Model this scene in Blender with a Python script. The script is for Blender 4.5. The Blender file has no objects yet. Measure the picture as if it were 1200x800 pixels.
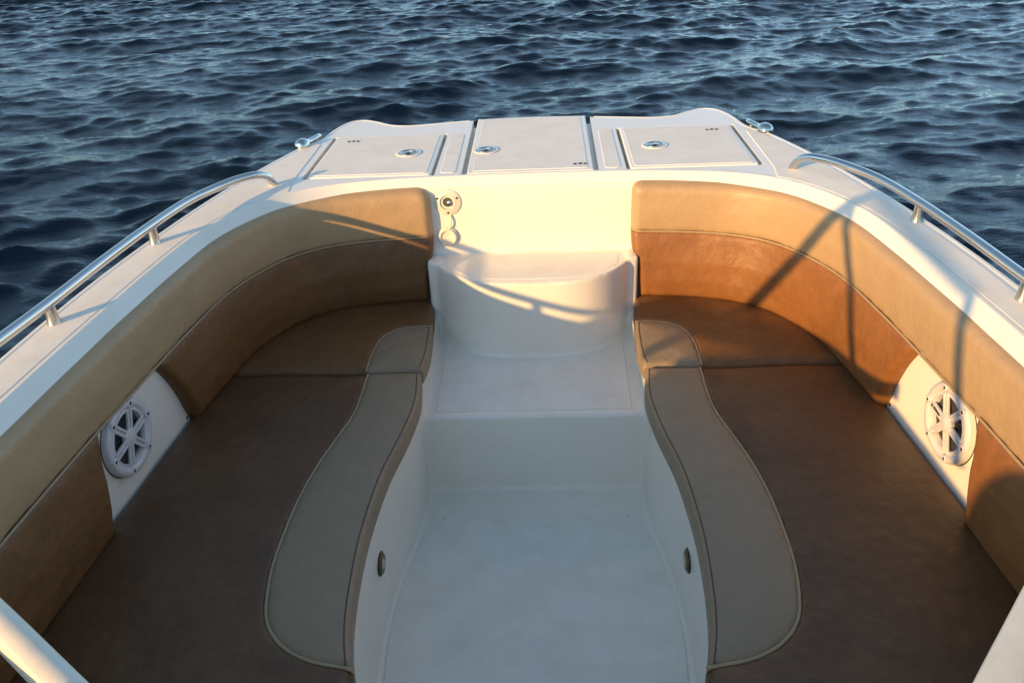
import bpy, bmesh, math, random
import numpy as np
from mathutils import Vector, Matrix
from mathutils.geometry import tessellate_polygon
random.seed(4); rng = np.random.default_rng(11)
R_ = math.radians
scene = bpy.context.scene
COL = scene.collection
ZW = -1.95                      # water level (the camera stands at z = 0)

# ------------------------------------------------------------------ materials
def mat(name):
    m = bpy.data.materials.new(name); m.use_nodes = True
    nt = m.node_tree; nt.nodes.clear()
    out = nt.nodes.new('ShaderNodeOutputMaterial'); b = nt.nodes.new('ShaderNodeBsdfPrincipled')
    nt.links.new(b.outputs[0], out.inputs[0])
    return m, nt, b
def coords(nt):
    return nt.nodes.new('ShaderNodeNewGeometry').outputs['Position']
def noise(nt, vec, scale, detail=4, rough=.55):
    n = nt.nodes.new('ShaderNodeTexNoise'); n.inputs['Scale'].default_value = scale
    n.inputs['Detail'].default_value = detail; n.inputs['Roughness'].default_value = rough
    nt.links.new(vec, n.inputs['Vector']); return n.outputs['Fac']
def ramp(nt, fac, stops):
    r = nt.nodes.new('ShaderNodeValToRGB'); e = r.color_ramp.elements
    while len(e) < len(stops): e.new(.5)
    for k, (p, c) in zip(e, stops):
        k.position = p; k.color = (*c, 1) if len(c) == 3 else c
    nt.links.new(fac, r.inputs[0]); return r.outputs[0]
def math_(nt, op, a, b):
    n = nt.nodes.new('ShaderNodeMath'); n.operation = op
    for i, v in enumerate((a, b)):
        if isinstance(v, (int, float)): n.inputs[i].default_value = v
        else: nt.links.new(v, n.inputs[i])
    return n.outputs[0]
def bump(nt, b, height, strength, dist, prev=None):
    n = nt.nodes.new('ShaderNodeBump'); n.inputs['Strength'].default_value = strength
    n.inputs['Distance'].default_value = dist; nt.links.new(height, n.inputs['Height'])
    if prev is not None: nt.links.new(prev, n.inputs['Normal'])
    nt.links.new(n.outputs[0], b.inputs['Normal']); return n.outputs[0]
def setp(b, **k):
    for key, v in k.items(): b.inputs[key.replace('_', ' ')].default_value = v
def col4(c): return (*c, 1)

def gelcoat(name, base, rough=.28, grime=.05, coat=.35):
    m, nt, b = mat(name); P = coords(nt)
    n1 = noise(nt, P, 3.2, 6, .62); n2 = noise(nt, P, 38, 4, .7)
    f = math_(nt, 'ADD', math_(nt, 'MULTIPLY', n1, .7), math_(nt, 'MULTIPLY', n2, .3))
    dk = tuple(c * (1 - grime * k) for c, k in zip(base, (1.2, 1.6, 2.2)))
    c = ramp(nt, f, [(.33, dk), (.58, base)])
    # a few tiny specks of dirt
    v = nt.nodes.new('ShaderNodeTexVoronoi'); v.inputs['Scale'].default_value = 7.5; nt.links.new(P, v.inputs['Vector'])
    sp = math_(nt, 'LESS_THAN', v.outputs['Distance'], .017)
    mx = nt.nodes.new('ShaderNodeMix'); mx.data_type = 'RGBA'
    nt.links.new(math_(nt, 'MULTIPLY', sp, .75), mx.inputs['Factor']); nt.links.new(c, mx.inputs['A']); mx.inputs['B'].default_value = (.08, .07, .05, 1)
    nt.links.new(mx.outputs['Result'], b.inputs['Base Color'])
    nt.links.new(ramp(nt, n2, [(.3, (rough + .14,) * 3), (.7, (rough,) * 3)]), b.inputs['Roughness'])
    setp(b, Coat_Weight=coat, Coat_Roughness=.12)
    bump(nt, b, noise(nt, P, 9, 3), .035, .01)
    return m
def nonskid(name, base, grime=.11):
    m, nt, b = mat(name); P = coords(nt)
    n1 = noise(nt, P, 9, 8, .7)
    nt.links.new(ramp(nt, n1, [(.3, tuple(c * (1 - grime * k) for c, k in zip(base, (.9, 1.05, 1.25)))), (.60, base)]), b.inputs['Base Color'])
    setp(b, Roughness=.55)
    v = nt.nodes.new('ShaderNodeTexVoronoi'); v.inputs['Scale'].default_value = 220; v.inputs['Randomness'].default_value = .25; nt.links.new(P, v.inputs['Vector'])
    bump(nt, b, v.outputs['Distance'], .35, .0012)
    return m
def vinyl(name, lo, hi, scale, rough=.46, grain=.35):
    m, nt, b = mat(name); P = coords(nt)
    n1 = noise(nt, P, scale, 7, .68); n2 = noise(nt, P, scale * 5.5, 5, .7)
    f = math_(nt, 'ADD', math_(nt, 'MULTIPLY', n1, .6), math_(nt, 'MULTIPLY', n2, .4))
    nt.links.new(ramp(nt, f, [(.34, lo), (.66, hi)]), b.inputs['Base Color'])
    nt.links.new(ramp(nt, n2, [(.3, (rough + .1,) * 3), (.7, (rough - .04,) * 3)]), b.inputs['Roughness'])
    v = nt.nodes.new('ShaderNodeTexVoronoi'); v.inputs['Scale'].default_value = 420; nt.links.new(P, v.inputs['Vector'])
    p = bump(nt, b, noise(nt, P, 11, 4, .6), .5, .012)
    bump(nt, b, v.outputs['Distance'], grain, .0009, p)
    setp(b, IOR=1.45)
    return m
def plain(name, base, rough=.4, metal=0., var=.12, scale=30):
    m, nt, b = mat(name); P = coords(nt)
    n = noise(nt, P, scale, 4)
    nt.links.new(ramp(nt, n, [(.3, tuple(c * (1 - var) for c in base)), (.7, base)]), b.inputs['Base Color'])
    setp(b, Roughness=rough, Metallic=metal)
    return m
M = {}
M['gel'] = gelcoat('gelcoat_white', (.82, .79, .71))
M['nonskid'] = nonskid('nonskid_white', (.83, .80, .725))
M['floor'] = nonskid('nonskid_floor', (.80, .785, .71), .11)
M['tan'] = vinyl('vinyl_tan', (.375, .258, .142), (.415, .290, .163), 4, .44, .3)
M['brown'] = vinyl('vinyl_saddle_brown_lit', (.185, .075, .022), (.275, .120, .040), 7, .42, .45)  # sunlit copy of the brown vinyl, brightened for the starboard backrest
M['bolster'] = vinyl('vinyl_taupe', (.240, .180, .114), (.280, .210, .135), 4, .44, .3)
M['brown_shade'] = vinyl('vinyl_saddle_brown_shade', (.074, .034, .0122), (.126, .060, .0235), 6, .42, .45)  # same vinyl with shade put into the colour, for the long seats
M['brown_half_shade'] = vinyl('vinyl_saddle_brown_half_shade', (.118, .053, .018), (.182, .086, .030), 7, .42, .45)  # same vinyl, part shade in the colour: front seats, port backrest
M['pipe'] = plain('piping_tan', (.36, .265, .155), .45)
M['thread'] = plain('seam_thread', (.10, .065, .035), .6)
M['chrome'] = plain('polished_stainless', (.60, .60, .59), .07, 1.0, .06, 60)
M['satin'] = plain('brushed_stainless', (.62, .60, .55), .28, 1.0, .12, 90)
M['bronze'] = plain('bronze_lens', (.16, .12, .05), .25, .7)
M['black'] = plain('black_rubber', (.018, .018, .02), .5)
M['plastic'] = plain('white_plastic', (.64, .62, .62), .35)
M['cone'] = plain('speaker_cone_dark', (.055, .055, .06), .4)
M['grey'] = plain('grey_metal', (.20, .21, .17), .3, .6)
M['hull'] = gelcoat('hull_white', (.78, .76, .72), .15)
M['paint'] = plain('frame_white_paint', (.74, .70, .60), .35)
M['cap'] = plain('cap_cream_plastic', (.78, .73, .60), .35)

# ------------------------------------------------------------------ objects
WLOC = {}
def link(o, parent=None):
    COL.objects.link(o)
    if parent is not None: o.parent = parent
def empty(name, loc, label=None, cat=None):
    o = bpy.data.objects.new(name, None); o.location = loc; link(o); WLOC[o.name] = Vector(loc)
    if label: o['label'] = label
    if cat: o['category'] = cat
    return o
def obj(name, verts, faces, m, parent=None, label=None, smooth=True, angle=50, mats=None, midx=None):
    """vertices are given in scene space; the object's origin goes to the middle of its mesh"""
    V = np.asarray(verts, float)
    c = (V.min(0) + V.max(0)) / 2
    me = bpy.data.meshes.new(name)
    me.from_pydata((V - c).tolist(), [], [list(map(int, f)) for f in faces]); me.update()
    for mm in (mats or [m]): me.materials.append(mm)
    if midx is not None: me.polygons.foreach_set('material_index', midx)
    bm = bmesh.new(); bm.from_mesh(me); bmesh.ops.recalc_face_normals(bm, faces=bm.faces) if len(bm.faces) < 60000 else None
    bm.to_mesh(me); bm.free()
    if smooth:
        me.polygons.foreach_set('use_smooth', [True] * len(me.polygons)); me.set_sharp_from_angle(angle=R_(angle))
    o = bpy.data.objects.new(name, me); link(o, parent)
    pw = WLOC[parent.name] if parent is not None else Vector((0, 0, 0))
    o.location = Vector(c) - pw; WLOC[o.name] = Vector(c)
    if label: o['label'] = label
    return o

class MB:
    def __init__(s): s.v = []; s.f = []; s.mi = []
    def add(s, v, f, mi=0):
        n = len(s.v); s.v += [tuple(map(float, p)) for p in v]; s.f += [[i + n for i in q] for q in f]; s.mi += [mi] * len(f); return s
    def tube(s, pts, r, n=10, cap=True, mi=0):
        pts = [Vector(p) for p in pts]; N = len(pts)
        rr = r if hasattr(r, '__len__') else [r] * N
        up = None; rings = []
        for i, p in enumerate(pts):
            t = (pts[min(i + 1, N - 1)] - pts[max(i - 1, 0)]).normalized()
            if up is None:
                up = Vector((0, 0, 1)) if abs(t.z) < .9 else Vector((0, 1, 0))
            a = (up - t * up.dot(t)).normalized(); up = a; b = t.cross(a)
            rings.append([p + (a * math.cos(2 * math.pi * k / n) + b * math.sin(2 * math.pi * k / n)) * rr[i] for k in range(n)])
        v = [q for g in rings for q in g]; f = []
        for i in range(N - 1):
            for k in range(n):
                f.append([i * n + k, i * n + (k + 1) % n, (i + 1) * n + (k + 1) % n, (i + 1) * n + k])
        if cap: f += [list(range(n))[::-1], [(N - 1) * n + k for k in range(n)]]
        return s.add(v, f, mi)
    def lathe(s, prof, org, ax, n=32, mi=0, e1=None):
        """prof: (radius, height) along axis ax"""
        ax = Vector(ax).normalized(); org = Vector(org)
        a = Vector(e1) if e1 else (Vector((0, 0, 1)) if abs(ax.z) < .9 else Vector((1, 0, 0)))
        a = (a - ax * a.dot(ax)).normalized(); b = ax.cross(a)
        v = []; f = []
        for (r, h) in prof:
            v += [org + ax * h + (a * math.cos(2 * math.pi * k / n) + b * math.sin(2 * math.pi * k / n)) * max(r, 1e-5) for k in range(n)]
        for i in range(len(prof) - 1):
            for k in range(n):
                f.append([i * n + k, i * n + (k + 1) % n, (i + 1) * n + (k + 1) % n, (i + 1) * n + k])
        return s.add(v, f, mi)
    def box(s, c, ex, ey, ez, bev=.15, mi=0):
        """box from centre and three half-axis vectors, with chamfered edges"""
        c, ex, ey, ez = map(Vector, (c, ex, ey, ez))
        bm = bmesh.new(); bmesh.ops.create_cube(bm, size=2)
        L = (ex.length, ey.length, ez.length)
        for q in bm.verts: q.co = Vector((q.co.x * L[0], q.co.y * L[1], q.co.z * L[2]))
        if bev: bmesh.ops.bevel(bm, geom=bm.edges[:], offset=bev * min(L), segments=3, affect='EDGES', profile=.5)
        ux, uy, uz = ex.normalized(), ey.normalized(), ez.normalized()
        bm.verts.index_update()
        v = [c + ux * q.co.x + uy * q.co.y + uz * q.co.z for q in bm.verts]
        f = [[q.index for q in p.verts] for p in bm.faces]; bm.free()
        return s.add(v, f, mi)
    def prism(s, poly, z0, z1, mi=0):
        n = len(poly)
        tr = [list(t) for t in tessellate_polygon([[Vector((p[0], p[1], 0)) for p in poly]])]
        v = [(p[0], p[1], z0) for p in poly] + [(p[0], p[1], z1) for p in poly]
        f = [t[::-1] for t in tr] + [[i + n for i in t] for t in tr] + [[i, (i + 1) % n, (i + 1) % n + n, i + n] for i in range(n)]
        return s.add(v, f, mi)
    def build(s, name, m, parent=None, **k):
        if isinstance(m, (list, tuple)): return obj(name, s.v, s.f, None, parent, mats=m, midx=s.mi, **k)
        return obj(name, s.v, s.f, m, parent, **k)

# ------------------------------------------------------------------ curves
def spline(pts, step=.01, closed=False):
    P = np.asarray(pts, float); out = []
    n = len(P)
    for i in range(n - 1):
        p0 = P[i - 1] if i > 0 else 2 * P[0] - P[1]
        p1, p2 = P[i], P[i + 1]
        p3 = P[i + 2] if i + 2 < n else 2 * P[-1] - P[-2]
        k = max(2, int(np.linalg.norm(p2 - p1) / step)); t0 = 0.
        d = lambda a, b: max(np.linalg.norm(b - a) ** .5, 1e-6)
        t1 = d(p0, p1); t2 = t1 + d(p1, p2); t3 = t2 + d(p2, p3)
        for t in np.linspace(t1, t2, k, endpoint=False):
            A1 = (t1 - t) / t1 * p0 + t / t1 * p1; A2 = (t2 - t) / (t2 - t1) * p1 + (t - t1) / (t2 - t1) * p2
            A3 = (t3 - t) / (t3 - t2) * p2 + (t - t2) / (t3 - t2) * p3
            B1 = (t2 - t) / t2 * A1 + t / t2 * A2; B2 = (t3 - t) / (t3 - t1) * A2 + (t - t1) / (t3 - t1) * A3
            out.append((t2 - t) / (t2 - t1) * B1 + (t - t1) / (t2 - t1) * B2)
    out.append(P[-1]); return np.array(out)
def resample(P, step):
    P = np.asarray(P); L = np.r_[0, np.cumsum(np.linalg.norm(np.diff(P, axis=0), axis=1))]
    n = max(2, int(L[-1] / step) + 1); q = np.linspace(0, L[-1], n)
    return np.stack([np.interp(q, L, P[:, k]) for k in range(P.shape[1])], 1)
MIR = np.array([-1., 1.])

# inner edge of the deck (top of the coaming), starboard half, bow to stern
CT = spline([(0, 2.773), (.2, 2.771), (.355, 2.765), (.5, 2.752), (.66, 2.722), (.775, 2.672), (.86, 2.602), (.935, 2.49), (1.0, 2.325), (1.038, 2.08),
             (1.06, 1.85), (1.078, 1.62), (1.09, 1.42), (1.10, 1.2), (1.11, .8), (1.113, .3), (1.113, -.4)], .012)
CT = resample(CT, .012)
TS = np.r_[0, np.cumsum(np.linalg.norm(np.diff(CT, axis=0), axis=1))]
tg = np.gradient(CT, axis=0); tg /= np.linalg.norm(tg, axis=1)[:, None]
k_ = np.ones(9) / 9
for c in (0, 1): tg[4:-4, c] = np.convolve(tg[:, c], k_, 'valid')
tg /= np.linalg.norm(tg, axis=1)[:, None]
NR = np.stack([tg[:, 1], -tg[:, 0]], 1)              # towards the cockpit
def off(n, a=0, b=None): return (CT + NR * n)[a:b]
S0 = np.interp(.352, CT[:, 0], TS)                     # where the backrests begin
def cmap(s, n):
    x = np.interp(s + S0, TS, CT[:, 0]); y = np.interp(s + S0, TS, CT[:, 1])
    nx = np.interp(s + S0, TS, NR[:, 0]); ny = np.interp(s + S0, TS, NR[:, 1])
    return x + nx * n, y + ny * n
side_ = CT[:, 1] < 2.5
def s_of_y(y): return np.interp(-y, -CT[side_][:, 1], TS[side_]) - S0

# outer edge of the deck, starboard half, bow to stern (with the notch for the cleat)
OUT = np.vstack([spline([(0, 3.507), (.13, 3.503), (.25, 3.493), (.40, 3.466), (.50, 3.450), (.58, 3.462), (.66, 3.525), (.72, 3.560), (.77, 3.548), (.805, 3.49), (.828, 3.41),
                         (.838, 3.345), (.848, 3.292), (.872, 3.235), (.908, 3.178)], .012),
                 spline([(.915, 3.165), (.962, 3.03), (1.028, 2.81), (1.09, 2.55), (1.141, 2.27), (1.174, 2.035), (1.194, 1.82), (1.204, 1.65), (1.212, 1.42),
                         (1.218, 1.2), (1.225, .6), (1.228, -.4)], .02)])
def shrink(P, d):
    t = np.gradient(P, axis=0); t /= np.linalg.norm(t, axis=1)[:, None]
    return P + np.stack([t[:, 1], -t[:, 0]], 1) * d
def ring(outer, inner):
    """U-shaped polygon: outer port->starboard, inner starboard->port"""
    o = np.vstack([outer[:0:-1] * MIR, outer]); i = np.vstack([inner[:0:-1] * MIR, inner])[::-1]
    return np.vstack([o, i])

# ================================================================== BOAT
ZD = -.935; ZS = -1.375; ZF = -1.80; ZP = -1.51; ZST = -1.22
boat = empty('boat', (0, 1.2, ZW), 'white open-bow motorboat with fibreglass deck, chrome rails and speakers, floating on dark water', 'boat')

# ---- cockpit moulding: union of solids, melted together into one moulding
mb = MB()
t_ = np.clip((CT[:, 0] - .42) / .4, 0, 1); WN = (.013 + .020 * t_ * t_ * (3 - 2 * t_))[:, None]
mb.prism(ring(shrink(OUT, .004), off(-.008)), -.995, ZD)
mb.prism(ring(shrink(OUT, .035), CT + NR * (WN + .0015)), -1.06, -.971)
mb.prism(ring(off(-.06), CT + NR * (WN + .0015)), -1.9, -1.0)
mb.prism([(-1.14, -.4), (1.14, -.4), (1.14, 2.3), (.8, 2.79), (-.8, 2.79), (-1.14, 2.3)], -1.92, ZF)
WALL = spline([(.352, 2.79), (.352, 2.4), (.352, 2.14), (.356, 2.02), (.372, 1.88), (.398, 1.70), (.410, 1.48), (.402, 1.3), (.375, 1.08), (.362, .8), (.36, .3)], .02)
for sg in (1, -1):
    w = np.vstack([WALL, [(1.12, .3), (1.12, 2.2), (.9, 2.6), (.8, 2.79)]]) * (sg, 1)
    mb.prism(w if sg < 0 else w[::-1], -1.88, -1.432)
    mb.prism(np.array([(.338, 2.665), (.374, 2.675), (.374, 2.8), (.338, 2.8)]) * (sg, 1), -1.7, ZST + .006)
mb.prism([(-.45, 2.137), (.45, 2.137), (.45, 2.8), (-.45, 2.8)], -1.88, ZP)
xs = np.linspace(-.365, .365, 41)
STEPF = [(x, 2.497 + .185 * min(1, abs(x) / .35) ** 3.2) for x in xs]
mb.prism(STEPF + [(.365, 2.8), (-.365, 2.8)], -1.88, ZST)
me = bpy.data.meshes.new('deck'); me.from_pydata(mb.v, [], mb.f); me.update()
tmp = bpy.data.objects.new('tmp', me); COL.objects.link(tmp)
rm = tmp.modifiers.new('r', 'REMESH'); rm.mode = 'VOXEL'; rm.voxel_size = .0075; rm.use_smooth_shade = True
sm = tmp.modifiers.new('s', 'SMOOTH'); sm.factor = .5; sm.iterations = 5
# recesses for the three hatches
HX0, HX1, HY0, HY1 = .350, .792, 2.796, 3.292
cb = MB()
for sg in (1, -1):
    cb.prism([(sg * x, y) for x, y in ((.336, 2.791), (.807, 2.791), (.801, 3.297), (.336, 3.297))][::sg], -.968, -.9)
cb.prism([(-.241, 2.788), (.241, 2.788), (.246, 3.7), (-.246, 3.7)], -.968, -.9)
cm = bpy.data.meshes.new('cut'); cm.from_pydata(cb.v, [], cb.f); cm.update()
bmc = bmesh.new(); bmc.from_mesh(cm); bmesh.ops.recalc_face_normals(bmc, faces=bmc.faces); bmc.to_mesh(cm); bmc.free()
cut = bpy.data.objects.new('cut', cm); COL.objects.link(cut)
bo = tmp.modifiers.new('b', 'BOOLEAN'); bo.operation = 'DIFFERENCE'; bo.object = cut; bo.solver = 'FAST'
dg = bpy.context.evaluated_depsgraph_get()
ev = bpy.data.meshes.new_from_object(tmp.evaluated_get(dg))
bpy.data.objects.remove(tmp); bpy.data.objects.remove(cut)
ev.materials.clear(); ev.materials.append(M['gel'])
ev.polygons.foreach_set('use_smooth', [True] * len(ev.polygons)); ev.set_sharp_from_angle(angle=R_(38))
deck = bpy.data.objects.new('deck', ev); link(deck, boat); deck.location = -WLOC[boat.name]; WLOC['deck'] = Vector((0, 0, 0))
print('deck verts', len(ev.vertices))

# ---- coaming lip and outer deck edge, lofted along the deck outline
def loft(name, rows, m, ang=30):
    n = len(rows[0]); q = MB()
    q.add(np.vstack(rows), [[i * n + k, i * n + k + 1, (i + 1) * n + k + 1, (i + 1) * n + k] for i in range(len(rows) - 1) for k in range(n - 1)])
    return q.build(name, m, boat, angle=ang)
rows = []
for a, b, z in ((-.016, 0, ZD - .002), (-.0155, 0, ZD + .0012), (-.014, 0, ZD + .002), (-.004, 0, ZD + .002), (-.001, 0, ZD + .001), (.0015, .02, ZD - .003), (0, .5, -.9515), (-.002, .96, -.9645), (0, 1, -.9685), (0, 1, -.975), (-.004, 1, -.992)):
    P = CT + NR * (a + b * WN); P = np.vstack([P[:0:-1] * MIR, P]); rows.append(np.c_[P, np.full(len(P), z)])
loft('coaming', rows, M['gel'], 16)
e_ = OUT[OUT[:, 0] > .256]
for sg in (1, -1):
    rows = []
    for d, z in ((.016, ZD - .002), (.0155, ZD + .0004), (.0145, ZD + .0009), (.006, ZD + .0009), (.0025, ZD + .0001), (.0006, ZD - .0025), (0, ZD - .006), (0, ZD - .05), (.03, ZD - .055)):
        P = shrink(OUT, d)[OUT[:, 0] > .256] * (sg, 1); rows.append(np.c_[P, np.full(len(P), z)])
    loft('deck_edge', rows, M['gel'])

# ---- hull shell
h = MB()
OH = np.vstack([OUT, [(1.228, -1.5), (1.22, -3.2)]])
rows = []
for z, d, fx, dy in ((-.985, .012, 1, 0), (-1.0, .0, 1, 0), (-1.03, -.012, 1, 0), (-1.06, -.012, 1, 0), (-1.075, .008, 1, 0), (-1.3, .02, .985, -.03), (-1.6, .03, .955, -.14), (-1.95, .04, .92, -.34), (-2.3, .05, .8, -.7)):
    P = shrink(OH, d); P = P * (fx, 1); P[:, 1] += dy * np.clip((P[:, 1] - 1.0) / 2.5, 0, 1)
    P = np.vstack([P[:0:-1] * MIR, P]); rows.append(np.c_[P, np.full(len(P), z)])
n = len(rows[0])
f = [[i * n + k, i * n + k + 1, (i + 1) * n + k + 1, (i + 1) * n + k] for i in range(len(rows) - 1) for k in range(n - 1)]
f += [[i * n, (i + 1) * n, (i + 1) * n + n - 1, i * n + n - 1] for i in range(len(rows) - 1)]
h.add(np.vstack(rows), f)
for sg in (1, -1):
    h.prism([(sg * x, y) for x, y in ((1.218, -.401), (1.113, -.401), (1.113, -3.18), (1.205, -3.18))][::sg], -1.9, ZD - .001)
h.prism([(-1.16, -.401), (1.16, -.401), (1.16, -3.15), (-1.16, -3.15)], -1.92, ZF - .001)
h.build('hull', M['hull'], boat, angle=35)

# ---- rounded flat panels
def rounded(poly, r=.02, seg=5, radii=None):
    P = [np.array(p, float) for p in poly]; out = []; n = len(P)
    for i in range(n):
        a, b, c = P[i - 1], P[i], P[(i + 1) % n]
        rr = radii[i] if radii else r
        u = (a - b); v = (c - b); lu, lv = np.linalg.norm(u), np.linalg.norm(v); rr = min(rr, .45 * lu, .45 * lv)
        p, q = b + u / lu * rr, b + v / lv * rr
        for t in np.linspace(0, 1, seg + 1): out.append((1 - t) ** 2 * p + 2 * t * (1 - t) * b + t * t * q)
    return np.array(out)
def inset(P, d):
    P = np.asarray(P); a = np.roll(P, 1, 0); b = np.roll(P, -1, 0); t = b - a; t /= np.maximum(np.linalg.norm(t, axis=1), 1e-9)[:, None]
    area = np.sum(P[:, 0] * np.roll(P[:, 1], -1) - np.roll(P[:, 0], -1) * P[:, 1])
    s = 1 if area > 0 else -1
    return P + np.stack([-t[:, 1], t[:, 0]], 1) * d * s
def fill(P):
    return bmfill(P)
def bmfill(P):
    return [list(t) for t in tessellate_polygon([[Vector((p[0], p[1], 0)) for p in P]])]
def plate(m, poly, rows, mi_top=0, mi=0):
    """stack of insets (d, z) closed by a top face"""
    n = len(poly); rr = [np.c_[inset(poly, d), np.full(n, z)] for d, z in rows]
    f = [[i * n + k, i * n + (k + 1) % n, (i + 1) * n + (k + 1) % n, (i + 1) * n + k] for i in range(len(rr) - 1) for k in range(n)]
    m.add(np.vstack(rr), f, mi); m.add(rr[-1], bmfill(rr[-1][:, :2]), mi_top)
    return m
def skid(poly, z, name='nonskid_panel', m='nonskid', hgt=.003, parent=boat, r=.02):
    q = MB(); P = rounded(poly, r) if r else np.asarray(poly)
    plate(q, P, [(0, z - .004), (0, z + hgt - .0012), (.0012, z + hgt)])
    return q.build(name, M[m], parent, angle=30)

def fasteners(cx, cy, z, parent):
    for k, (dx, w) in enumerate(((-.019, .0055), (0, .0065), (.018, .0055))):
        q = MB(); q.lathe([(0, .0022), (w * .6, .0022), (w, .0012), (w, -.001)], (cx + dx, cy + (.002 if k == 1 else 0), z), (0, 0, 1), 12)
        q.build('fastener', M['black'], parent)
def latch(cx, cy, z, parent):
    q = MB(); q.lathe([(.056, .000), (.0555, .003), (.052, .0042), (.045, .0042), (.044, .001)], (cx, cy, z), (0, 0, 1), 40, 0)
    q.lathe([(.0435, .001), (.043, .0055), (.038, .0068), (.033, .0055), (.031, .002), (.029, -.004), (.012, -.005), (0, -.005)], (cx, cy, z), (0, 0, 1), 40, 1)
    q.box((cx, cy, z + .003), (.025, .006, 0), (-.0025, .010, 0), (0, 0, .0025), .5, 1)
    q.lathe([(.0085, .0), (.0085, .0068), (.006, .0078), (0, .0078)], (cx, cy - .012, z), (0, 0, 1), 16, 2)
    q.box((cx + .012, cy + .012, z + .001), (.012, .004, 0), (-.002, .006, 0), (0, 0, .003), .4, 2)
    q.v = [(cx + (p[0] - cx) * .86, cy + (p[1] - cy) * .86, z + (p[2] - z) * .7) for p in q.v]
    q.build('latch', [M['gel'], M['satin'], M['black']], parent)

def hatch(poly, skidpoly, lx, ly, fx, fy, label):
    zt = ZD + .0028
    q = MB(); P = rounded(poly, .014)
    plate(q, P, [(0, -.966), (0, zt - .006), (.0012, zt - .003), (.0035, zt - .0007), (.007, zt)])
    o = q.build('hatch', M['gel'], boat, label=label, angle=30)
    q = MB(); plate(q, rounded(skidpoly, .016), [(0, zt - .003), (0, zt + .0008), (.0010, zt + .0016)])
    q.build('nonskid_panel', M['nonskid'], o, angle=30)
    latch(lx, ly, zt + .0026, o); fasteners(fx, fy, zt + .0026, o)
for sg in (1, -1):
    P = [(sg * x, y) for x, y in ((HX0, HY0), (HX1, HY0), (HX1 - .006, HY1), (HX0, HY1))][::sg]
    Q = [(sg * x, y) for x, y in ((HX0 + .014, HY0 + .016), (HX1 - .014, HY0 + .016), (HX1 - .020, HY1 - .014), (HX0 + .014, HY1 - .014))][::sg]
    hatch(P, Q, sg * .46, 3.04, sg * .703, 3.218, 'starboard locker hatch' if sg > 0 else 'port locker hatch')
edge = OUT[OUT[:, 0] < .2265][:-1]; edge = np.vstack([edge, [(.2265, np.interp(.2265, OUT[:30, 0], OUT[:30, 1]))]])
ce = np.vstack([edge[:0:-1] * MIR, edge])[::-1]
cpoly = np.vstack([[(-.222, 2.793), (.222, 2.793)], ce])
q_in = np.vstack([[(-.202, 2.813), (.202, 2.813)], (ce * (.204 / .2265, 1)) + (0, -.022)])
zt = ZD + .0025
q = MB(); plate(q, cpoly, [(0, -.966), (0, zt - .006), (.0012, zt - .003), (.0035, zt - .0007), (.007, zt)])
ch = q.build('hatch', M['gel'], boat, label='anchor locker hatch in the middle', angle=30)
q = MB(); plate(q, q_in, [(0, zt - .003), (0, zt + .0008), (.0010, zt + .0016)]); q.build('nonskid_panel', M['nonskid'], ch, angle=30)
latch(-.168, 3.045, zt + .0026, ch); fasteners(.178, 2.852, zt + .0026, ch)
# narrow panels between the hatches, and the strip ahead of the outer hatches
for sg in (1, -1):
    skid([(sg * x, y) for x, y in ((.262, 2.81), (.318, 2.81), (.320, 3.285), (.266, 3.285))][::sg], ZD, hgt=.0018)
    # side decks
    a = shrink(OUT, .03); a = a[(a[:, 1] < 3.14) & (a[:, 1] > -.35) & (a[:, 0] > .85)]
    b = off(-.018); b = b[(b[:, 1] < 2.67) & (b[:, 1] > -.35) & (b[:, 0] > .5)]
    P = np.vstack([a, b[::-1], [(.832, 2.76), (.832, 3.20), (.85, 3.215)]]) * (sg, 1)
    skid(P, ZD, hgt=.0024, r=0)
# floor, platform and step pads
fp = spline([(.318, 1.995), (.352, 1.90), (.377, 1.80), (.392, 1.66), (.395, 1.5), (.385, 1.38), (.365, 1.2), (.345, 1.0), (.34, .4)], .03)
skid(np.vstack([rounded([(-.20, 1.9), (-.305, 2.008), (.305, 2.008), (.2, 1.9)], .03)[6:18], fp, (fp * MIR)[::-1]]), ZF, 'floor_panel', 'floor', .004, r=0)
skid(rounded([(-.312, 2.168), (.312, 2.168), (.318, 2.60), (.305, 2.625)] + [(x, 2.510 + .185 * min(1, abs(x) / .35) ** 3.2) for x in np.linspace(.28, -.28, 25)] + [(-.305, 2.625), (-.318, 2.60)], .012), ZP, 'platform_panel', 'nonskid', .003, r=0)
sp = [(x, 2.527 + .185 * min(1, abs(x) / .35) ** 3.2) for x in np.linspace(-.30, .30, 25)]
skid(sp + [(.305, 2.722), (-.305, 2.722)], ZST, 'step_panel', 'nonskid', .0014, r=0)

# ---- grab rails
def rail(sg, label):
    pts = spline([(.887, 2.742, -.940), (.890, 2.733, -.922), (.899, 2.712, -.894), (.918, 2.680, -.877), (.964, 2.628, -.872), (1.014, 2.553, -.873), (1.064, 2.44, -.874), (1.104, 2.24, -.875), (1.136, 1.98, -.876),
                  (1.158, 1.755, -.878), (1.178, 1.5, -.873), (1.188, 1.25, -.866), (1.192, 1.0, -.862), (1.192, .86, -.868), (1.190, .80, -.91), (1.189, .79, -.938)], .015)
    q = MB(); q.tube([(sg * p[0], p[1], p[2]) for p in pts], .0132, 16)
    o = q.build('rail', M['chrome'], boat, label=label)
    for x, y, zr in ((1.104, 2.245, -.876), (1.157, 1.755, -.879), (1.186, 1.25, -.868)):
        q = MB(); q.lathe([(.0165, ZD + .002), (.0163, ZD + .004), (.0155, ZD + .006), (.0142, ZD + .025), (.0125, zr - .004), (.0125, zr)], (sg * (x + .004), y, 0), (0, 0, 1), 20)
        q.build('stanchion', M['satin'], o)
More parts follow.
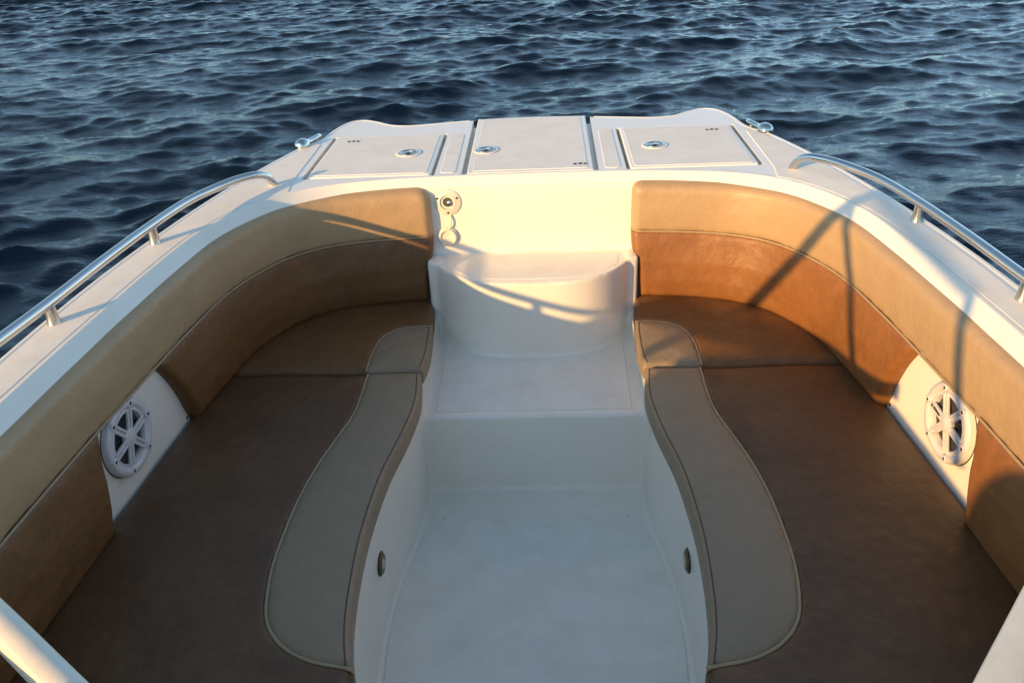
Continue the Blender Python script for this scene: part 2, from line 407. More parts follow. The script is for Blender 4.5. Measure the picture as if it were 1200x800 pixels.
rail(1, 'starboard bow rail'); rail(-1, 'port bow rail')

# ---- bow cleats sitting over the notches
def cleat(sg, label):
    a = Vector((sg * .898, 3.20, -.930)); b = Vector((sg * .862, 3.312, -.928)); d = (b - a).normalized()
    q = MB()
    prof = [(.0, -.042), (.014, -.041), (.023, -.034), (.0275, -.022), (.0275, -.004), (.023, .010), (.016, .020)]
    pts = [a + d * h for r, h in prof] + [a + d * t for t in (.03, .05, .07, .09)] + [b, b + d * .008]
    rad = [max(r, .002) for r, h in prof] + [.0125, .011, .0105, .0105, .010, .004]
    q.tube(pts, rad, 18)
    o = q.build('cleat', M['chrome'], boat, label=label)
    for t in (.045, .085):
        p = a + d * t
        q = MB(); q.tube([p, p + Vector((-sg * .004, 0, -.018)), p + Vector((-sg * .01, 0, -.046))], [.007, .008, .012], 12); q.build('post', M['satin'], o)
    q = MB(); c = a + d * .065 + Vector((-sg * .014, 0, -.05)); q.box(c, d * .055, Vector((d.y, -d.x, 0)) * .024, (0, 0, .004), .5); q.build('base_plate', M['satin'], o)
cleat(1, 'starboard bow cleat'); cleat(-1, 'port bow cleat')

# ---- speakers on white panels
def speaker(sg, label):
    s = s_of_y(1.688); zc = -1.232
    def W(a, b, c):           # a towards the stern, b up, c out of the wall
        x, y = cmap(np.array(s + a), .034 + c); return Vector((sg * float(x), float(y), zc + b))
    o0 = W(0, 0, 0); ta = (W(.05, 0, 0) - W(-.05, 0, 0)).normalized(); nn = (W(0, 0, .05) - o0).normalized(); up = Vector((0, 0, 1))
    PH = math.pi / 2 + R_(22)
    L = lambda a, b, c: o0 + ta * a + up * b + nn * c
    # panel
    def sc(q):
        q.v = [tuple(o0 + (Vector(p) - o0) * 1.12 - nn * ((Vector(p) - o0).dot(nn) * .30)) for p in q.v]; return q
    aa = np.linspace(s_of_y(2.03), s_of_y(1.38), 28)
    pn = MB()
    rows = [(-1.392, .026), (-1.389, .034), (-1.13, .034), (-1.127, .026)]
    v = []
    for z, nn_ in rows:
        x, y = cmap(aa, nn_); v += [(sg * x[i], y[i], z) for i in range(len(aa))]
    n = len(aa)
    pn.add(v, [[i * n + k, i * n + k + 1, (i + 1) * n + k + 1, (i + 1) * n + k] for i in range(3) for k in range(n - 1)])
    p = pn.build('speaker_panel', M['gel'], boat)
    for yy, zz in ((1.972, -1.372),):
        x, y = cmap(s_of_y(yy), .034); q = MB(); q.lathe([(.005, -.001), (.005, .002), (.003, .003), (0, .003)], (sg * x, y, zz), nn, 12); q.build('screw', M['black'], p)
    q = MB()
    q.lathe([(.0915, -.002), (.0915, .016), (.0895, .022), (.085, .026), (.078, .027), (.0735, .025), (.0715, .021), (.0685, .0195), (.0655, .021), (.063, .0215), (.0615, .019), (.061, .004)], o0, nn, 64)
    for k in range(6):        # lobes that carry the bolts
        t = PH + k * math.pi / 3
        q.lathe([(.0095, .012), (.0095, .0275), (.008, .029), (.005, .029), (.0045, .026), (0, .026)], L(math.cos(t) * .0795, math.sin(t) * .0795, 0), nn, 18)
    for k in range(6):        # six double spokes
        t = PH + k * math.pi / 3; u = ta * math.cos(t) + up * math.sin(t); w = -ta * math.sin(t) + up * math.cos(t)
        for e in (1, -1):
            q.box(o0 + u * .039 + w * (.0060 * e) + nn * .0205, u * .0275, w * .0031, nn * .0042, .4)
        q.box(o0 + u * .039 + nn * .0165, u * .0275, w * .004, nn * .002, .2)
    q.lathe([(.0225, .012), (.0225, .022), (.020, .0255), (.015, .027), (.0135, .0262), (.012, .0275), (.005, .0285), (0, .0285)], o0, nn, 36)
    sp_ = sc(q).build('speaker', M['plastic'], boat, label=label, angle=40)
    q = MB(); q.lathe([(.0905, -.001), (.0935, -.001), (.0935, .002), (.0905, .003)], o0, nn, 48); sc(q).build('gasket', M['black'], sp_)
    q = MB(); q.lathe([(.061, .0035), (.058, .008), (.052, .008), (.048, .004), (.025, .0015), (.02, .0065), (.01, .010), (0, .0105)], o0, nn, 48); sc(q).build('cone', M['cone'], sp_)
    for k in range(6):
        t = PH + k * math.pi / 3; q = MB()
        q.lathe([(.0034, .026), (.0034, .0283), (0, .0287)], L(math.cos(t) * .0795, math.sin(t) * .0795, 0), nn, 12); sc(q).build('screw', M['black'], sp_)
    if sg > 0:                # maker's wordmark on the upper forward spoke
        cu = bpy.data.curves.new('wordmark', 'FONT'); cu.body = 'JL AUDIO'; cu.size = .0088; cu.align_x = 'CENTER'; cu.align_y = 'CENTER'; cu.extrude = .0004; cu.space_character = 1.05; cu.offset = .00018
        to = bpy.data.objects.new('t', cu); COL.objects.link(to); g = bpy.context.evaluated_depsgraph_get()
        tm = bpy.data.meshes.new_from_object(to.evaluated_get(g)); bpy.data.objects.remove(to)
        t = R_(172)           # forward is -ta
        u = ta * math.cos(t) + up * math.sin(t)
        ex = -u; ez = nn; ey = ez.cross(ex)
        c = o0 + u * .044 + nn * .0253
        V = [o0 + (c + ex * p.co.x + ey * p.co.y + ez * p.co.z - o0) * 1.12 - nn * ((c - o0).dot(nn) * .28) for p in tm.vertices]
        obj('wordmark', V, [list(p.vertices) for p in tm.polygons], M['black'], sp_, smooth=False)
speaker(1, 'sunlit starboard speaker'); speaker(-1, 'shaded port speaker')

# ---- courtesy lights low on the walls
def courtesy(sg, label):
    y = 1.60; x = np.interp(-y, -WALL[:, 1], WALL[:, 0]); z = -1.598
    q = MB(); q.lathe([(.030, -.012), (.030, .003), (.028, .006), (.024, .0075), (.019, .0075), (.018, .005), (.016, .005)], (sg * (x - .001), y, z), (-sg, 0, 0), 32)
    o = q.build('courtesy_light', M['bronze'], boat, label=label)
    q = MB(); q.lathe([(.0175, .004), (.014, .008), (.007, .0105), (0, .011)], (sg * (x - .001), y, z), (-sg, 0, 0), 24); q.build('lens', M['satin'], o)
    q = MB(); q.lathe([(.0335, -.01), (.0335, .0015), (.031, .0025), (.029, .002)], (sg * (x - .001), y, z), (-sg, 0, 0), 32); q.build('gasket', M['black'], o)
courtesy(1, 'starboard courtesy light'); courtesy(-1, 'port courtesy light')

# ---- power socket with its cap hanging from a strap
yw = 2.7535
so = (-.292, yw, -1.022)
q = MB(); q.lathe([(.048, -.004), (.048, .002), (.0455, .004), (.030, .004), (.0275, .006), (.026, .005), (.0255, -.02)], so, (0, -1, 0), 48)
sock = q.build('power_socket', M['cap'], boat, label='round power socket with open cap')
q = MB(); q.lathe([(.0255, .003), (.025, -.010), (.022, -.010), (.021, -.002), (.018, -.001), (.017, .001), (0, .0015)], so, (0, -1, 0), 32); q.build('barrel', M['grey'], sock)
q = MB(); q.lathe([(.010, -.014), (.010, .002), (.008, .0035), (0, .0035)], (so[0] + .008, so[1], so[2] - .005), (0, -1, 0), 20); q.build('plug_pin', M['satin'], sock)
for t in (25, 155, 270):
    q = MB(); q.lathe([(.0042, .003), (.0042, .005), (.002, .0058), (0, .0058)], (so[0] + .038 * math.cos(R_(t)), yw, so[2] + .038 * math.sin(R_(t))), (0, -1, 0), 12); q.build('screw', M['bronze'], sock)
cp = (-.300, yw - .006, -1.150)
q = MB(); q.lathe([(.0325, -.004), (.0325, .006), (.030, .009), (.026, .009), (.0245, .004), (.022, .003), (0, .003)], cp, (0, -1, 0), 40)
q.lathe([(.036, -.004), (.036, .001), (.0325, .002)], cp, (0, -1, 0), 40)
cap = q.build('cap', M['cap'], sock)
st = MB(); st.tube(spline([(-.285, yw - .003, -1.068), (-.284, yw - .010, -1.085), (-.286, yw - .012, -1.105), (-.292, yw - .007, -1.122)], .004), .0032, 8); st.build('strap', M['cap'], cap)

# ================================================================== CUSHIONS
def sdist(P, poly, flags):
    """distance to free and to seam edges, inside test, nearest boundary point"""
    A = poly; B = np.roll(poly, -1, 0); D = B - A; L2 = np.maximum((D ** 2).sum(1), 1e-14)
    fl = np.asarray(flags, bool)
    n = len(P); df = np.full(n, 9.); ds = np.full(n, 9.); near = np.zeros((n, 2)); ins = np.zeros(n, bool); dm = np.full(n, 9.)
    for j in range(len(A)):
        ap = P - A[j]; t = np.clip(ap @ D[j] / L2[j], 0, 1); q = A[j] + t[:, None] * D[j]; d = np.linalg.norm(P - q, axis=1)
        if fl[j]: ds = np.minimum(ds, d)
        else: df = np.minimum(df, d)
        m = d < dm; near[m] = q[m]; dm[m] = d[m]
        c = ((A[j, 1] > P[:, 1]) != (B[j, 1] > P[:, 1]))
        if c.any():
            xi = A[j, 0] + (P[:, 1] - A[j, 1]) / (D[j, 1] if abs(D[j, 1]) > 1e-12 else 1e-12) * D[j, 0]
            ins ^= c & (P[:, 0] < xi)
    return df, ds, ins, near, dm
def circ(x): x = np.clip(x, 0, 1); return np.sqrt(1 - (1 - x) ** 2)
def pad(poly, flags, T, r, drop, rs, sdrop, res, base):
    """cushion pad as a height field over an outline; returns (u, v, h) vertices and faces"""
    poly = np.asarray(poly, float)
    lo, hi = poly.min(0) - res, poly.max(0) + res
    nu, nv = int((hi[0] - lo[0]) / res) + 2, int((hi[1] - lo[1]) / res) + 2
    U, V = np.meshgrid(lo[0] + np.arange(nu) * res, lo[1] + np.arange(nv) * res, indexing='ij')
    P = np.stack([U.ravel(), V.ravel()], 1)
    df, ds, ins, near, dm = sdist(P, poly, flags)
    snap = dm < .42 * res
    P[snap] = near[snap]; sd = np.where(ins, dm, -dm); sd[snap] = 0
    verts = list(map(tuple, P)); cutd = {}; faces = []
    def cp(a, b):
        k = (min(a, b), max(a, b))
        if k not in cutd:
            t = sd[a] / (sd[a] - sd[b]); cutd[k] = len(verts)
            verts.append(tuple(P[a] + t * (P[b] - P[a])))
        return cutd[k]
    S = sd.reshape(nu, nv)
    cell = np.stack([S[:-1, :-1], S[1:, :-1], S[1:, 1:], S[:-1, 1:]], -1)
    for i, j in np.argwhere(cell.max(-1) > 0):
        q = [i * nv + j, (i + 1) * nv + j, (i + 1) * nv + j + 1, i * nv + j + 1]; out = []
        if cell[i, j].min() >= 0: faces.append(q); continue
        for a, b in zip(q, q[1:] + q[:1]):
            if sd[a] >= 0: out.append(a)
            if (sd[a] > 0 and sd[b] < 0) or (sd[a] < 0 and sd[b] > 0): out.append(cp(a, b))
        if len(out) >= 3: faces.append(out)
    used = sorted({k for f in faces for k in f}); remap = {k: i for i, k in enumerate(used)}
    W = np.array([verts[k] for k in used]); F = [[remap[k] for k in f] for f in faces]
    df, ds, ins, near, dm = sdist(W, poly, flags)
    pk = .0016 * np.exp(-ds / .018) * np.sin(W[:, 0] * 71 + 3 * np.sin(W[:, 1] * 23)) * np.sin(W[:, 1] * 64 + 2 * np.sin(W[:, 0] * 31))
    H = T(W[:, 0], W[:, 1], np.minimum(df, ds)) + pk - drop * (1 - circ(df / r)) - sdrop * (1 - circ(ds / rs))
    top = np.c_[W, H]
    cnt = {}
    for f in F:
        for a, b in zip(f, f[1:] + f[:1]): cnt[(a, b)] = 1
    be = [(a, b) for (a, b) in cnt if (b, a) not in cnt]
    bv = sorted({a for e in be for a in e}); ix = {a: i for i, a in enumerate(bv)}; n0 = len(top); nb = len(bv)
    mid = top[bv].copy(); mid[:, 2] = base + .55 * (mid[:, 2] - base)
    low = top[bv].copy(); low[:, 2] = base
    for a, b in be:
        F.append([b, a, n0 + ix[a], n0 + ix[b]]); F.append([n0 + ix[b], n0 + ix[a], n0 + nb + ix[a], n0 + nb + ix[b]])
    return np.vstack([top, mid, low]), F
def edges(*segs):
    """join (points, is_seam) runs into a closed outline with one flag per edge"""
    P = []; fl = []
    for pts, s in segs:
        pts = np.asarray(pts, float)
        for i, p in enumerate(pts):
            if P and np.linalg.norm(P[-1] - p) < 1e-4:
                fl[-1] = s; continue
            P.append(p); fl.append(s)
    return np.array(P), fl
def wob(u, v, k=1.):
    return .0017 * k * (np.sin(7.3 * u + 3.1 * v + .6) + np.sin(17 * u - 11 * v) * .6 + np.sin(5 * u + 29 * v + 1.7) * .35)

LIN = lambda a, b, n=12: np.linspace(a, b, n)
# long seat
IN_A = spline([(.352, 2.207), (.338, 2.06), (.351, 1.905), (.382, 1.71), (.3945, 1.485), (.387, 1.3), (.372, 1.18), (.351, 1.095)], .012)
IN_B = spline([(.351, 1.095), (.346, .95), (.346, .62)], .02)
SEAM = spline([(.523, 2.207), (.523, 2.01), (.546, 1.88), (.577, 1.745), (.594, 1.60), (.597, 1.48), (.588, 1.33), (.558, 1.212), (.515, 1.156), (.452, 1.118), (.351, 1.095)], .01)
b = off(.038); OUTER = b[(b[:, 1] < 2.2) & (b[:, 1] > .62)]
JO = (np.interp(-2.207, -b[side_][:, 1], b[side_][:, 0]), 2.207)
# small forward seat
SEAM2 = spline([(.531, 2.223), (.531, 2.30), (.527, 2.378), (.508, 2.448), (.472, 2.49), (.42, 2.509), (.350, 2.512)], .008)
IN_C = spline([(.350, 2.223), (.342, 2.30), (.344, 2.42), (.350, 2.512)], .012)
IN_D = spline([(.350, 2.512), (.358, 2.62), (.366, 2.69)], .012)
B2 = b[(b[:, 1] > 2.23) & (b[:, 0] > .40)]
JO2 = (np.interp(-2.223, -b[side_][:, 1], b[side_][:, 0]), 2.223)

def seat_T(z0, dome, a): return lambda u, v, d: z0 + dome * (1 - np.exp(-d / a)) + wob(u, v)
def pipe_on(pts, hf, r, sg, m, parent, name='piping', twin=None):
    q = MB(); P3 = [(sg * p[0], p[1], hf(p[0], p[1])) for p in pts]
    q.tube(P3, r, 8); q.build(name, M[m], parent)
def cushion_obj(name, W, F, m, sg, parent, mp=None):
    W = W.copy()
    if mp is not None:
        x, y = mp(W[:, 0], W[:, 2]); W = np.c_[x, y, W[:, 1]]
    W[:, 0] *= sg
    return obj(name, W, F, M[m], parent, angle=62)
def seat(sg, long, label):
    if long:
        main, fm = edges((LIN(SEAM[0], JO, 30), 0), (OUTER, 0), (LIN((OUTER[-1][0], .62), (.346, .62)), 0), (IN_B[::-1], 0), (SEAM[::-1], 1))
        bol, fb = edges((SEAM, 1), (IN_A[::-1], 0), (LIN(IN_A[0], SEAM[0]), 0))
        seam, inn, loc = SEAM, IN_A, (sg * .65, 1.4, -1.432)
    else:
        main, fm = edges((SEAM2, 1), (IN_D, 0), (B2, 0), (LIN(JO2, SEAM2[0], 24), 0))
        bol, fb = edges((LIN(IN_C[0], SEAM2[0]), 0), (SEAM2, 1), (IN_C[::-1], 0))
        seam, inn, loc = SEAM2, IN_C, (sg * .6, 2.45, -1.432)
    e = empty('seat_cushion', loc, label, 'cushion')
    W, F = pad(main, fm, seat_T(-1.381, .012, .06), .02, .017, .011, .009, .0075, -1.431); cushion_obj('main_panel', W, F, 'brown_shade' if long else 'brown_half_shade', sg, e)
    W, F = pad(bol, fb, seat_T(-1.379, .011, .05), .014, .011, .011, .009, .0065, -1.431); cushion_obj('bolster_panel', W, F, 'bolster', sg, e)
    pipe_on(seam, lambda x, y: -1.3838 + float(wob(x, y)), .0046, sg, 'pipe', e)
    q = resample(inn, .01); t = np.gradient(q, axis=0); t /= np.linalg.norm(t, axis=1)[:, None]
    w = q + np.stack([-t[:, 1], t[:, 0]], 1) * (.013 if (q[0, 1] > q[-1, 1]) else -.013)
    pipe_on(w[1:-1], lambda x, y: -1.3768 + float(wob(x, y)), .0019, sg, 'thread', e, 'stitching')
    return e
seat(1, True, 'long brown seat cushion with tan bolster, below the sunlit speaker')
seat(-1, True, 'long brown seat cushion, shade put into its colour, with tan bolster, below the shaded speaker')
seat(1, False, 'small sunlit forward seat cushion, crossed by a shadow band, right of the step')
seat(-1, False, 'small brown forward seat cushion in full shade, left of the white step')

ZPIPE = -1.132
Z_T = np.array([-1.386, -1.31, -1.24, ZPIPE - .02, ZPIPE, -1.06, -1.0, -.95]); N_T = np.array([.070, .077, .075, .061, .057, .057, .054, .050])
def back_T(u, v, d): return np.interp(v, Z_T, N_T) + .004 * (1 - np.exp(-d / .03)) + wob(u * 1.3, v * 2, .8)
SE = float(s_of_y(.56))
def backrest(sg, label):
    e = empty('backrest_cushion', (sg * 1.0, 1.7, -1.372), label, 'cushion')
    bm_ = 'brown' if sg > 0 else 'brown_half_shade'; rc = .05 if sg < 0 else .036  # port side takes the brown that has shade painted in
    cor = rounded([(0.0, ZPIPE), (0.0, -.963), (.4, -.963)], seg=8, radii=[0.0001, rc, .0001])
    cor = cor[(cor[:, 0] < .39)]; cor = cor[np.r_[True, np.linalg.norm(np.diff(cor, axis=0), axis=1) > 1e-3]]
    up, fu = edges((cor, 0), (LIN((.42, -.963), (SE, -.963), 60), 0), (LIN((SE, -.963), (SE, ZPIPE), 8), 0), (LIN((SE, ZPIPE), (0, ZPIPE), 80), 1))
    fu[-1] = 1
    W, F = pad(up, fu, back_T, .028, .03, .016, .006, .0075, .006); cushion_obj('upper_panel', W, F, 'tan', sg, e, cmap)
    Y = lambda y: float(s_of_y(y))
    fe = spline([(Y(1.875), ZPIPE), (Y(1.925), -1.215), (Y(1.958), -1.30), (Y(1.970), -1.345), (Y(1.985), -1.386)], .01)
    fs = spline([(.036, -1.386), (.030, -1.30), (.024, -1.25), (.006, -1.20), (.0, ZPIPE)], .01)
    lowf, fl = edges((LIN((0, ZPIPE), (Y(1.875), ZPIPE), 50), 1), (fe, 0), (LIN((Y(1.985), -1.386), (.036, -1.386), 50), 0), (fs, 0))
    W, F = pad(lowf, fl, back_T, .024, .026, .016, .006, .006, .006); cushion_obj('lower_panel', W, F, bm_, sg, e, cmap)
    re = spline([(Y(1.503), -1.386), (Y(1.515), -1.31), (Y(1.545), -1.21), (Y(1.588), ZPIPE)], .01)
    lowr, fl = edges((LIN((Y(1.588), ZPIPE), (SE, ZPIPE), 40), 1), (LIN((SE, ZPIPE), (SE, -1.386), 8), 0), (LIN((SE, -1.386), (Y(1.503), -1.386), 40), 0), (re, 0))
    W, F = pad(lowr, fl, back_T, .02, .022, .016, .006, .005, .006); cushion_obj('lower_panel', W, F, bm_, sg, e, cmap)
    ss = np.linspace(.002, SE, 260); nn = np.full(260, .0555); nn[:4] = (.03, .045, .052, .055)
    x, y = cmap(ss, nn); q = MB(); q.tube([(sg * x[i], y[i], ZPIPE - .001) for i in range(260)], .0038, 8); q.build('piping', M['pipe'], e)
backrest(1, 'sunlit wrap-around backrest, tan above and saddle brown below, behind the right-hand seats')
backrest(-1, 'shaded wrap-around backrest, tan above and brown darkened for shade below, behind the left-hand seats')

# ================================================================== helm end of the boat (mostly behind the camera)
for sg in (1, -1):
    q = MB(); q.box((sg * .96, .07, -1.2825), (.275, 0, 0), (0, .43, 0), (0, 0, .5175), .05); q.box((sg * .56, .065, -1.33), (.18, 0, 0), (0, .43, 0), (0, 0, .47), .08); q.build('console', M['gel'], boat)
for sg in (1, -1):
    q = MB(); sh = [(x, z) for x, z in rounded([(-.36, -1.25), (.37, -1.25), (.36, -.445), (-.37, -.445)], radii=[.04, .04, .2, .2], seg=8)]
    n = len(sh); cx = sg * -.70
    v = [(sg * (.62 - x), y, z) for y, k in ((-.68, .97), (-.66, 1), (-.60, 1), (-.57, .97)) for x, z in ((a * k, -1.25 + (b + 1.25) * (.98 if k < 1 else 1)) for a, b in sh)]
    f = [[i * n + k, i * n + (k + 1) % n, (i + 1) * n + (k + 1) % n, (i + 1) * n + k] for i in range(3) for k in range(n)] + [list(range(n)), [3 * n + k for k in range(n)]]
    q.add(v, f); q.box((sg * .62, -.52, -1.28), (.34, 0, 0), (0, .2, 0), (0, 0, .06), .3); q.tube([(sg * .62, -.52, ZF), (sg * .62, -.52, -1.3)], .06, 16)
    q.build('helm_seat', M['tan'], boat)
def frame(sg, pts, half, name='windshield_frame'):
    """white bar of box section swept along points"""
    P = [Vector((sg * p[0], p[1], p[2])) for p in spline(pts, .03)]; q = MB(); v = []; f = []; n = 12; N = len(P)
    for i, p in enumerate(P):
        t = (P[min(i + 1, N - 1)] - P[max(i - 1, 0)]).normalized(); u = Vector((0, 0, 1)); s_ = t.cross(u).normalized(); u = s_.cross(t)
        if abs(t.z) > .8: s_ = Vector((1, 0, 0)); u = Vector((0, 1, 0))
        for k in range(n):
            a = 2 * math.pi * k / n; ca, sa = math.cos(a), math.sin(a); pw = .36
            v.append(p + s_ * half[0] * math.copysign(abs(ca) ** pw, ca) + u * half[1] * math.copysign(abs(sa) ** pw, sa))
    for i in range(N - 1):
        for k in range(n): f.append([i * n + k, i * n + (k + 1) % n, (i + 1) * n + (k + 1) % n, (i + 1) * n + k])
    f += [list(range(n)), [(N - 1) * n + k for k in range(n)]]
    q.add(v, f); return q
q = frame(-1, [(.36, .515, -.825), (.45, .575, -.832), (.66, .725, -.832), (.9, .895, -.84), (1.1, 1.04, -.85), (1.17, 1.09, -.92)], (.019, .026)); wl = q.build('windshield_frame', M['paint'], boat, label='port windshield base bar')
q = frame(1, [(.38, .42, -.82), (.47, .53, -.82), (.592, .67, -.82), (.72, .81, -.82), (.9, .97, -.83), (1.1, 1.08, -.85), (1.17, 1.12, -.92)], (.022, .028)); wr = q.build('windshield_frame', M['paint'], boat, label='starboard windshield base bar')
def post(a, b, r, sg, par):
    q = MB(); q.tube([(sg * a[0], a[1], a[2]), (sg * b[0], b[1], b[2])], r, 12); q.build('post', M['paint'], par)
post((.93, .955, -.925), (.62, .72, -.33), .021, -1, wl)
post((.68, .4, -.79), (.95, .4, -.26), .0155, -1, wl)
post((.422, .1, -.79), (.572, .1, -.36), .0145, -1, wl)
post((.62, .72, -.33), (.572, .1, -.36), .016, -1, wl); post((.62, .72, -.33), (.95, .4, -.26), .016, -1, wl)
post((.99, .95, -.84), (.70, .55, -.33), .022, 1, wr); post((.70, .55, -.33), (.66, -.1, -.34), .018, 1, wr); post((.66, -.1, -.34), (.55, -.1, -.79), .018, 1, wr)

# ================================================================== WATER
def ocean(N, L, seed, wind, lp, amp, chop, ex, sp):
    g = np.random.default_rng(seed); k1 = np.fft.fftfreq(N, L / N) * 2 * np.pi
    KX, KY = np.meshgrid(k1, k1, indexing='ij'); K = np.hypot(KX, KY); K[0, 0] = 1
    w = np.array(wind) / np.hypot(*wind); c = (KX * w[0] + KY * w[1]) / K
    kp = 2 * np.pi / lp
    S = K ** -ex * np.exp(-1.1 * (kp / K) ** 2) * (.05 + .95 * np.abs(c) ** sp) * np.exp(-(K * .012) ** 2)
    S[0, 0] = 0
    h = (g.normal(size=(N, N)) + 1j * g.normal(size=(N, N))) * np.sqrt(S)
    Z = np.fft.ifft2(h).real
    s = amp / Z.std(); X = np.fft.ifft2(1j * KX / K * h).real * s * chop; Y = np.fft.ifft2(1j * KY / K * h).real * s * chop
    return Z * s, X, Y
NW, LW = 768, 23.0
Zw, Xw, Yw = ocean(NW, LW, 5, wind=(-.28, 1.0), lp=2.0, amp=.029, chop=.95, ex=4.5, sp=6.)
for F_, G_ in zip((Zw, Xw, Yw), ocean(NW, LW, 8, wind=(-.1, 1.0), lp=.78, amp=.0120, chop=.85, ex=4.0, sp=3.5)): F_ += G_
for F_, G_ in zip((Zw, Xw, Yw), ocean(NW, LW, 21, wind=(.15, 1.0), lp=.34, amp=.0034, chop=.6, ex=3.8, sp=3.)): F_ += G_
def axis(a, b, d, far):
    core = np.arange(a, b + d / 2, d); out = [core]
    s = d; x = b; hi = []
    while x < far: s *= 1.10; x += s; hi.append(x)
    s = d; x = a; lo = []
    while x > -far: s *= 1.10; x -= s; lo.append(x)
    return np.r_[lo[::-1], core, hi], np.r_[np.linspace(1, 0, len(lo))[::-1] * 0, np.ones(len(core)), np.zeros(len(hi))]
ax, wx = axis(-13.5, 13.5, .034, 2500); ay, wy = axis(.2, 19.5, .034, 2500)
GX, GY = np.meshgrid(ax, ay, indexing='ij')
def samp(F, x, y):
    u = (x / LW * NW) % NW; v = (y / LW * NW) % NW; i = u.astype(int) % NW; j = v.astype(int) % NW; fu = u - np.floor(u); fv = v - np.floor(v); i1 = (i + 1) % NW; j1 = (j + 1) % NW
    return F[i, j] * (1 - fu) * (1 - fv) + F[i1, j] * fu * (1 - fv) + F[i, j1] * (1 - fu) * fv + F[i1, j1] * fu * fv
dx = np.maximum(np.maximum(-13.5 - GX, GX - 13.5), 0); dy = np.maximum(np.maximum(.2 - GY, GY - 19.5), 0)
fade = np.exp(-np.hypot(dx, dy) / 6.)
gust = 1 + .25 * np.sin(GX * .31 + GY * .22 + 1) * np.sin(GX * -.17 + GY * .37)
WZ = ZW + samp(Zw, GX, GY) * fade * gust; WX = GX + samp(Xw, GX, GY) * fade; WY = GY + samp(Yw, GX, GY) * fade
hw = np.interp(GY, [-3.3, 1.2, 2.0, 2.6, 3.0, 3.3], [1.1, 1.1, 1.05, .85, .6, .0], left=0, right=0)
inside = np.abs(GX) < hw - .04; WZ[inside] = np.minimum(WZ[inside], -2.15)
na, nb = GX.shape
V = np.stack([WX.ravel(), WY.ravel(), WZ.ravel()], 1)
I = np.arange(na * nb).reshape(na, nb)
Q = np.stack([I[:-1, :-1].ravel(), I[1:, :-1].ravel(), I[1:, 1:].ravel(), I[:-1, 1:].ravel()], 1)
me = bpy.data.meshes.new('water'); me.vertices.add(len(V)); me.vertices.foreach_set('co', V.ravel())
me.loops.add(Q.size); me.loops.foreach_set('vertex_index', Q.ravel().astype(np.int32))
me.polygons.add(len(Q)); me.polygons.foreach_set('loop_start', (np.arange(len(Q)) * 4).astype(np.int32))
me.polygons.foreach_set('use_smooth', np.ones(len(Q), bool)); me.update(calc_edges=True); me.validate()
m, nt, b_ = mat('lake_water'); P = coords(nt)
mp = nt.nodes.new('ShaderNodeMapping'); mp.inputs['Scale'].default_value = (.5, 1.6, 1); mp.inputs['Rotation'].default_value = (0, 0, R_(-14)); nt.links.new(P, mp.inputs[0])
setp(b_, Specular_Tint=(.36, .54, .78, 1), Base_Color=(.002, .007, .016, 1), Roughness=.03, IOR=1.333)
p1 = bump(nt, b_, noise(nt, mp.outputs[0], 9, 7, .66), .5, .018)
bump(nt, b_, noise(nt, mp.outputs[0], 42, 3, .55), .35, .006, p1)
me.materials.append(m)
wo = bpy.data.objects.new('water', me); link(wo); wo['kind'] = 'structure'; wo['label'] = 'dark blue rippled lake water around the boat'

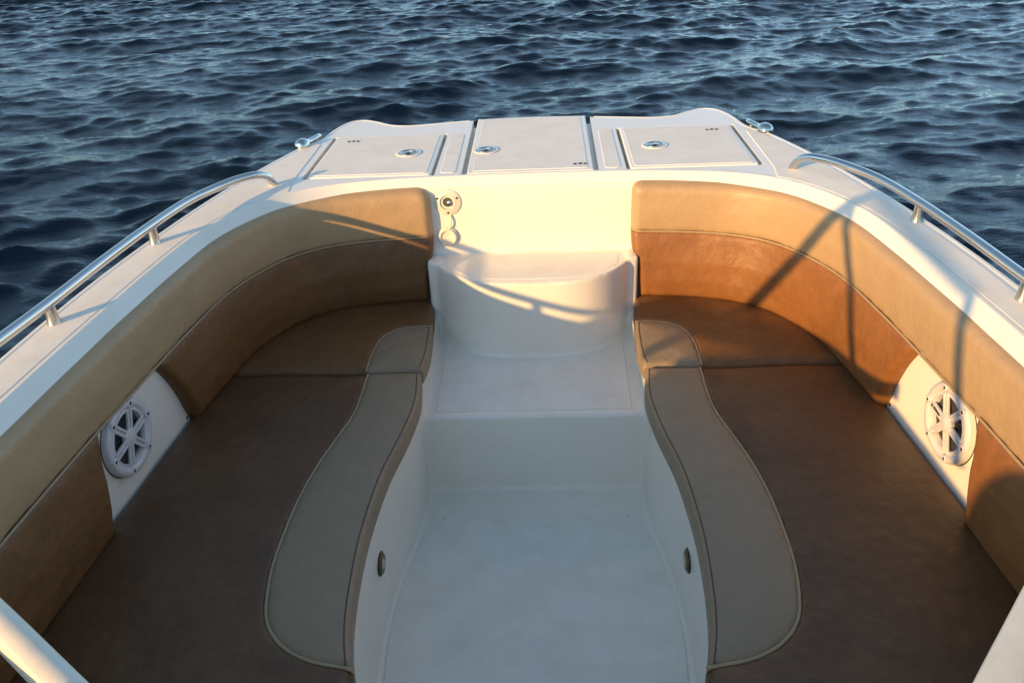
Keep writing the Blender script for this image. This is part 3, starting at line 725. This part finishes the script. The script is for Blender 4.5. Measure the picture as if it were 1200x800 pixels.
# ================================================================== LIGHT, SKY, CAMERA
AZ, EL = 46.0, 13.8              # light travels towards (cos AZ, sin AZ), from behind and to port
ld = Vector((math.cos(R_(AZ)) * math.cos(R_(EL)), math.sin(R_(AZ)) * math.cos(R_(EL)), -math.sin(R_(EL))))
sun = bpy.data.lights.new('sun', 'SUN'); sun.energy = 5.0; sun.angle = R_(.65); sun.color = (1.42, .82, .29)
so_ = bpy.data.objects.new('sun', sun); so_.rotation_euler = ld.to_track_quat('-Z', 'Y').to_euler(); so_.location = (-6, -6, 4); COL.objects.link(so_)
w = bpy.data.worlds.new('World'); scene.world = w; w.use_nodes = True; nt = w.node_tree
sky = nt.nodes.new('ShaderNodeTexSky'); sky.sky_type = 'NISHITA'; sky.sun_disc = False
sky.sun_elevation = R_(EL); sky.sun_rotation = math.atan2(-ld.x, -ld.y) % (2 * math.pi); sky.air_density = 1.0; sky.dust_density = .3; sky.ozone_density = 1.0
bg = nt.nodes['Background']; g_ = nt.nodes.new('ShaderNodeTexCoord'); sx = nt.nodes.new('ShaderNodeSeparateXYZ'); nt.links.new(g_.outputs['Generated'], sx.inputs[0])
tint = ramp(nt, sx.outputs['Z'], [(.0, (.46, .70, 1.02)), (.42, (1.02, 1.0, .94))])      # cool haze low in the sky
mxs = nt.nodes.new('ShaderNodeMix'); mxs.data_type = 'RGBA'; mxs.blend_type = 'MULTIPLY'; mxs.inputs['Factor'].default_value = 1
nt.links.new(sky.outputs[0], mxs.inputs['A']); nt.links.new(tint, mxs.inputs['B']); nt.links.new(mxs.outputs['Result'], bg.inputs[0]); bg.inputs[1].default_value = .28

cam = bpy.data.cameras.new('camera'); cam.sensor_width = 36; cam.sensor_fit = 'HORIZONTAL'; cam.lens = 970 / 1200 * 36; cam.clip_start = .02; cam.clip_end = 6000
co = bpy.data.objects.new('camera', cam); COL.objects.link(co); scene.camera = co
pi_, ro_, ya_ = R_(30.0), R_(-2.821), R_(-3.086)
fw = Vector((math.sin(ya_) * math.cos(pi_), math.cos(ya_) * math.cos(pi_), -math.sin(pi_))); r0 = Vector((math.cos(ya_), -math.sin(ya_), 0)); u0 = r0.cross(fw)
r2 = math.cos(ro_) * r0 + math.sin(ro_) * u0; u2 = -math.sin(ro_) * r0 + math.cos(ro_) * u0
mw = Matrix((r2, u2, -fw)).transposed().to_4x4(); mw.translation = (.0594, 0, 0); co.matrix_world = mw
scene.view_settings.view_transform = 'Standard'; scene.view_settings.look = 'None'; scene.view_settings.exposure = 0; scene.view_settings.gamma = 1
scene.cycles.max_bounces = 8; scene.cycles.sample_clamp_indirect = 6
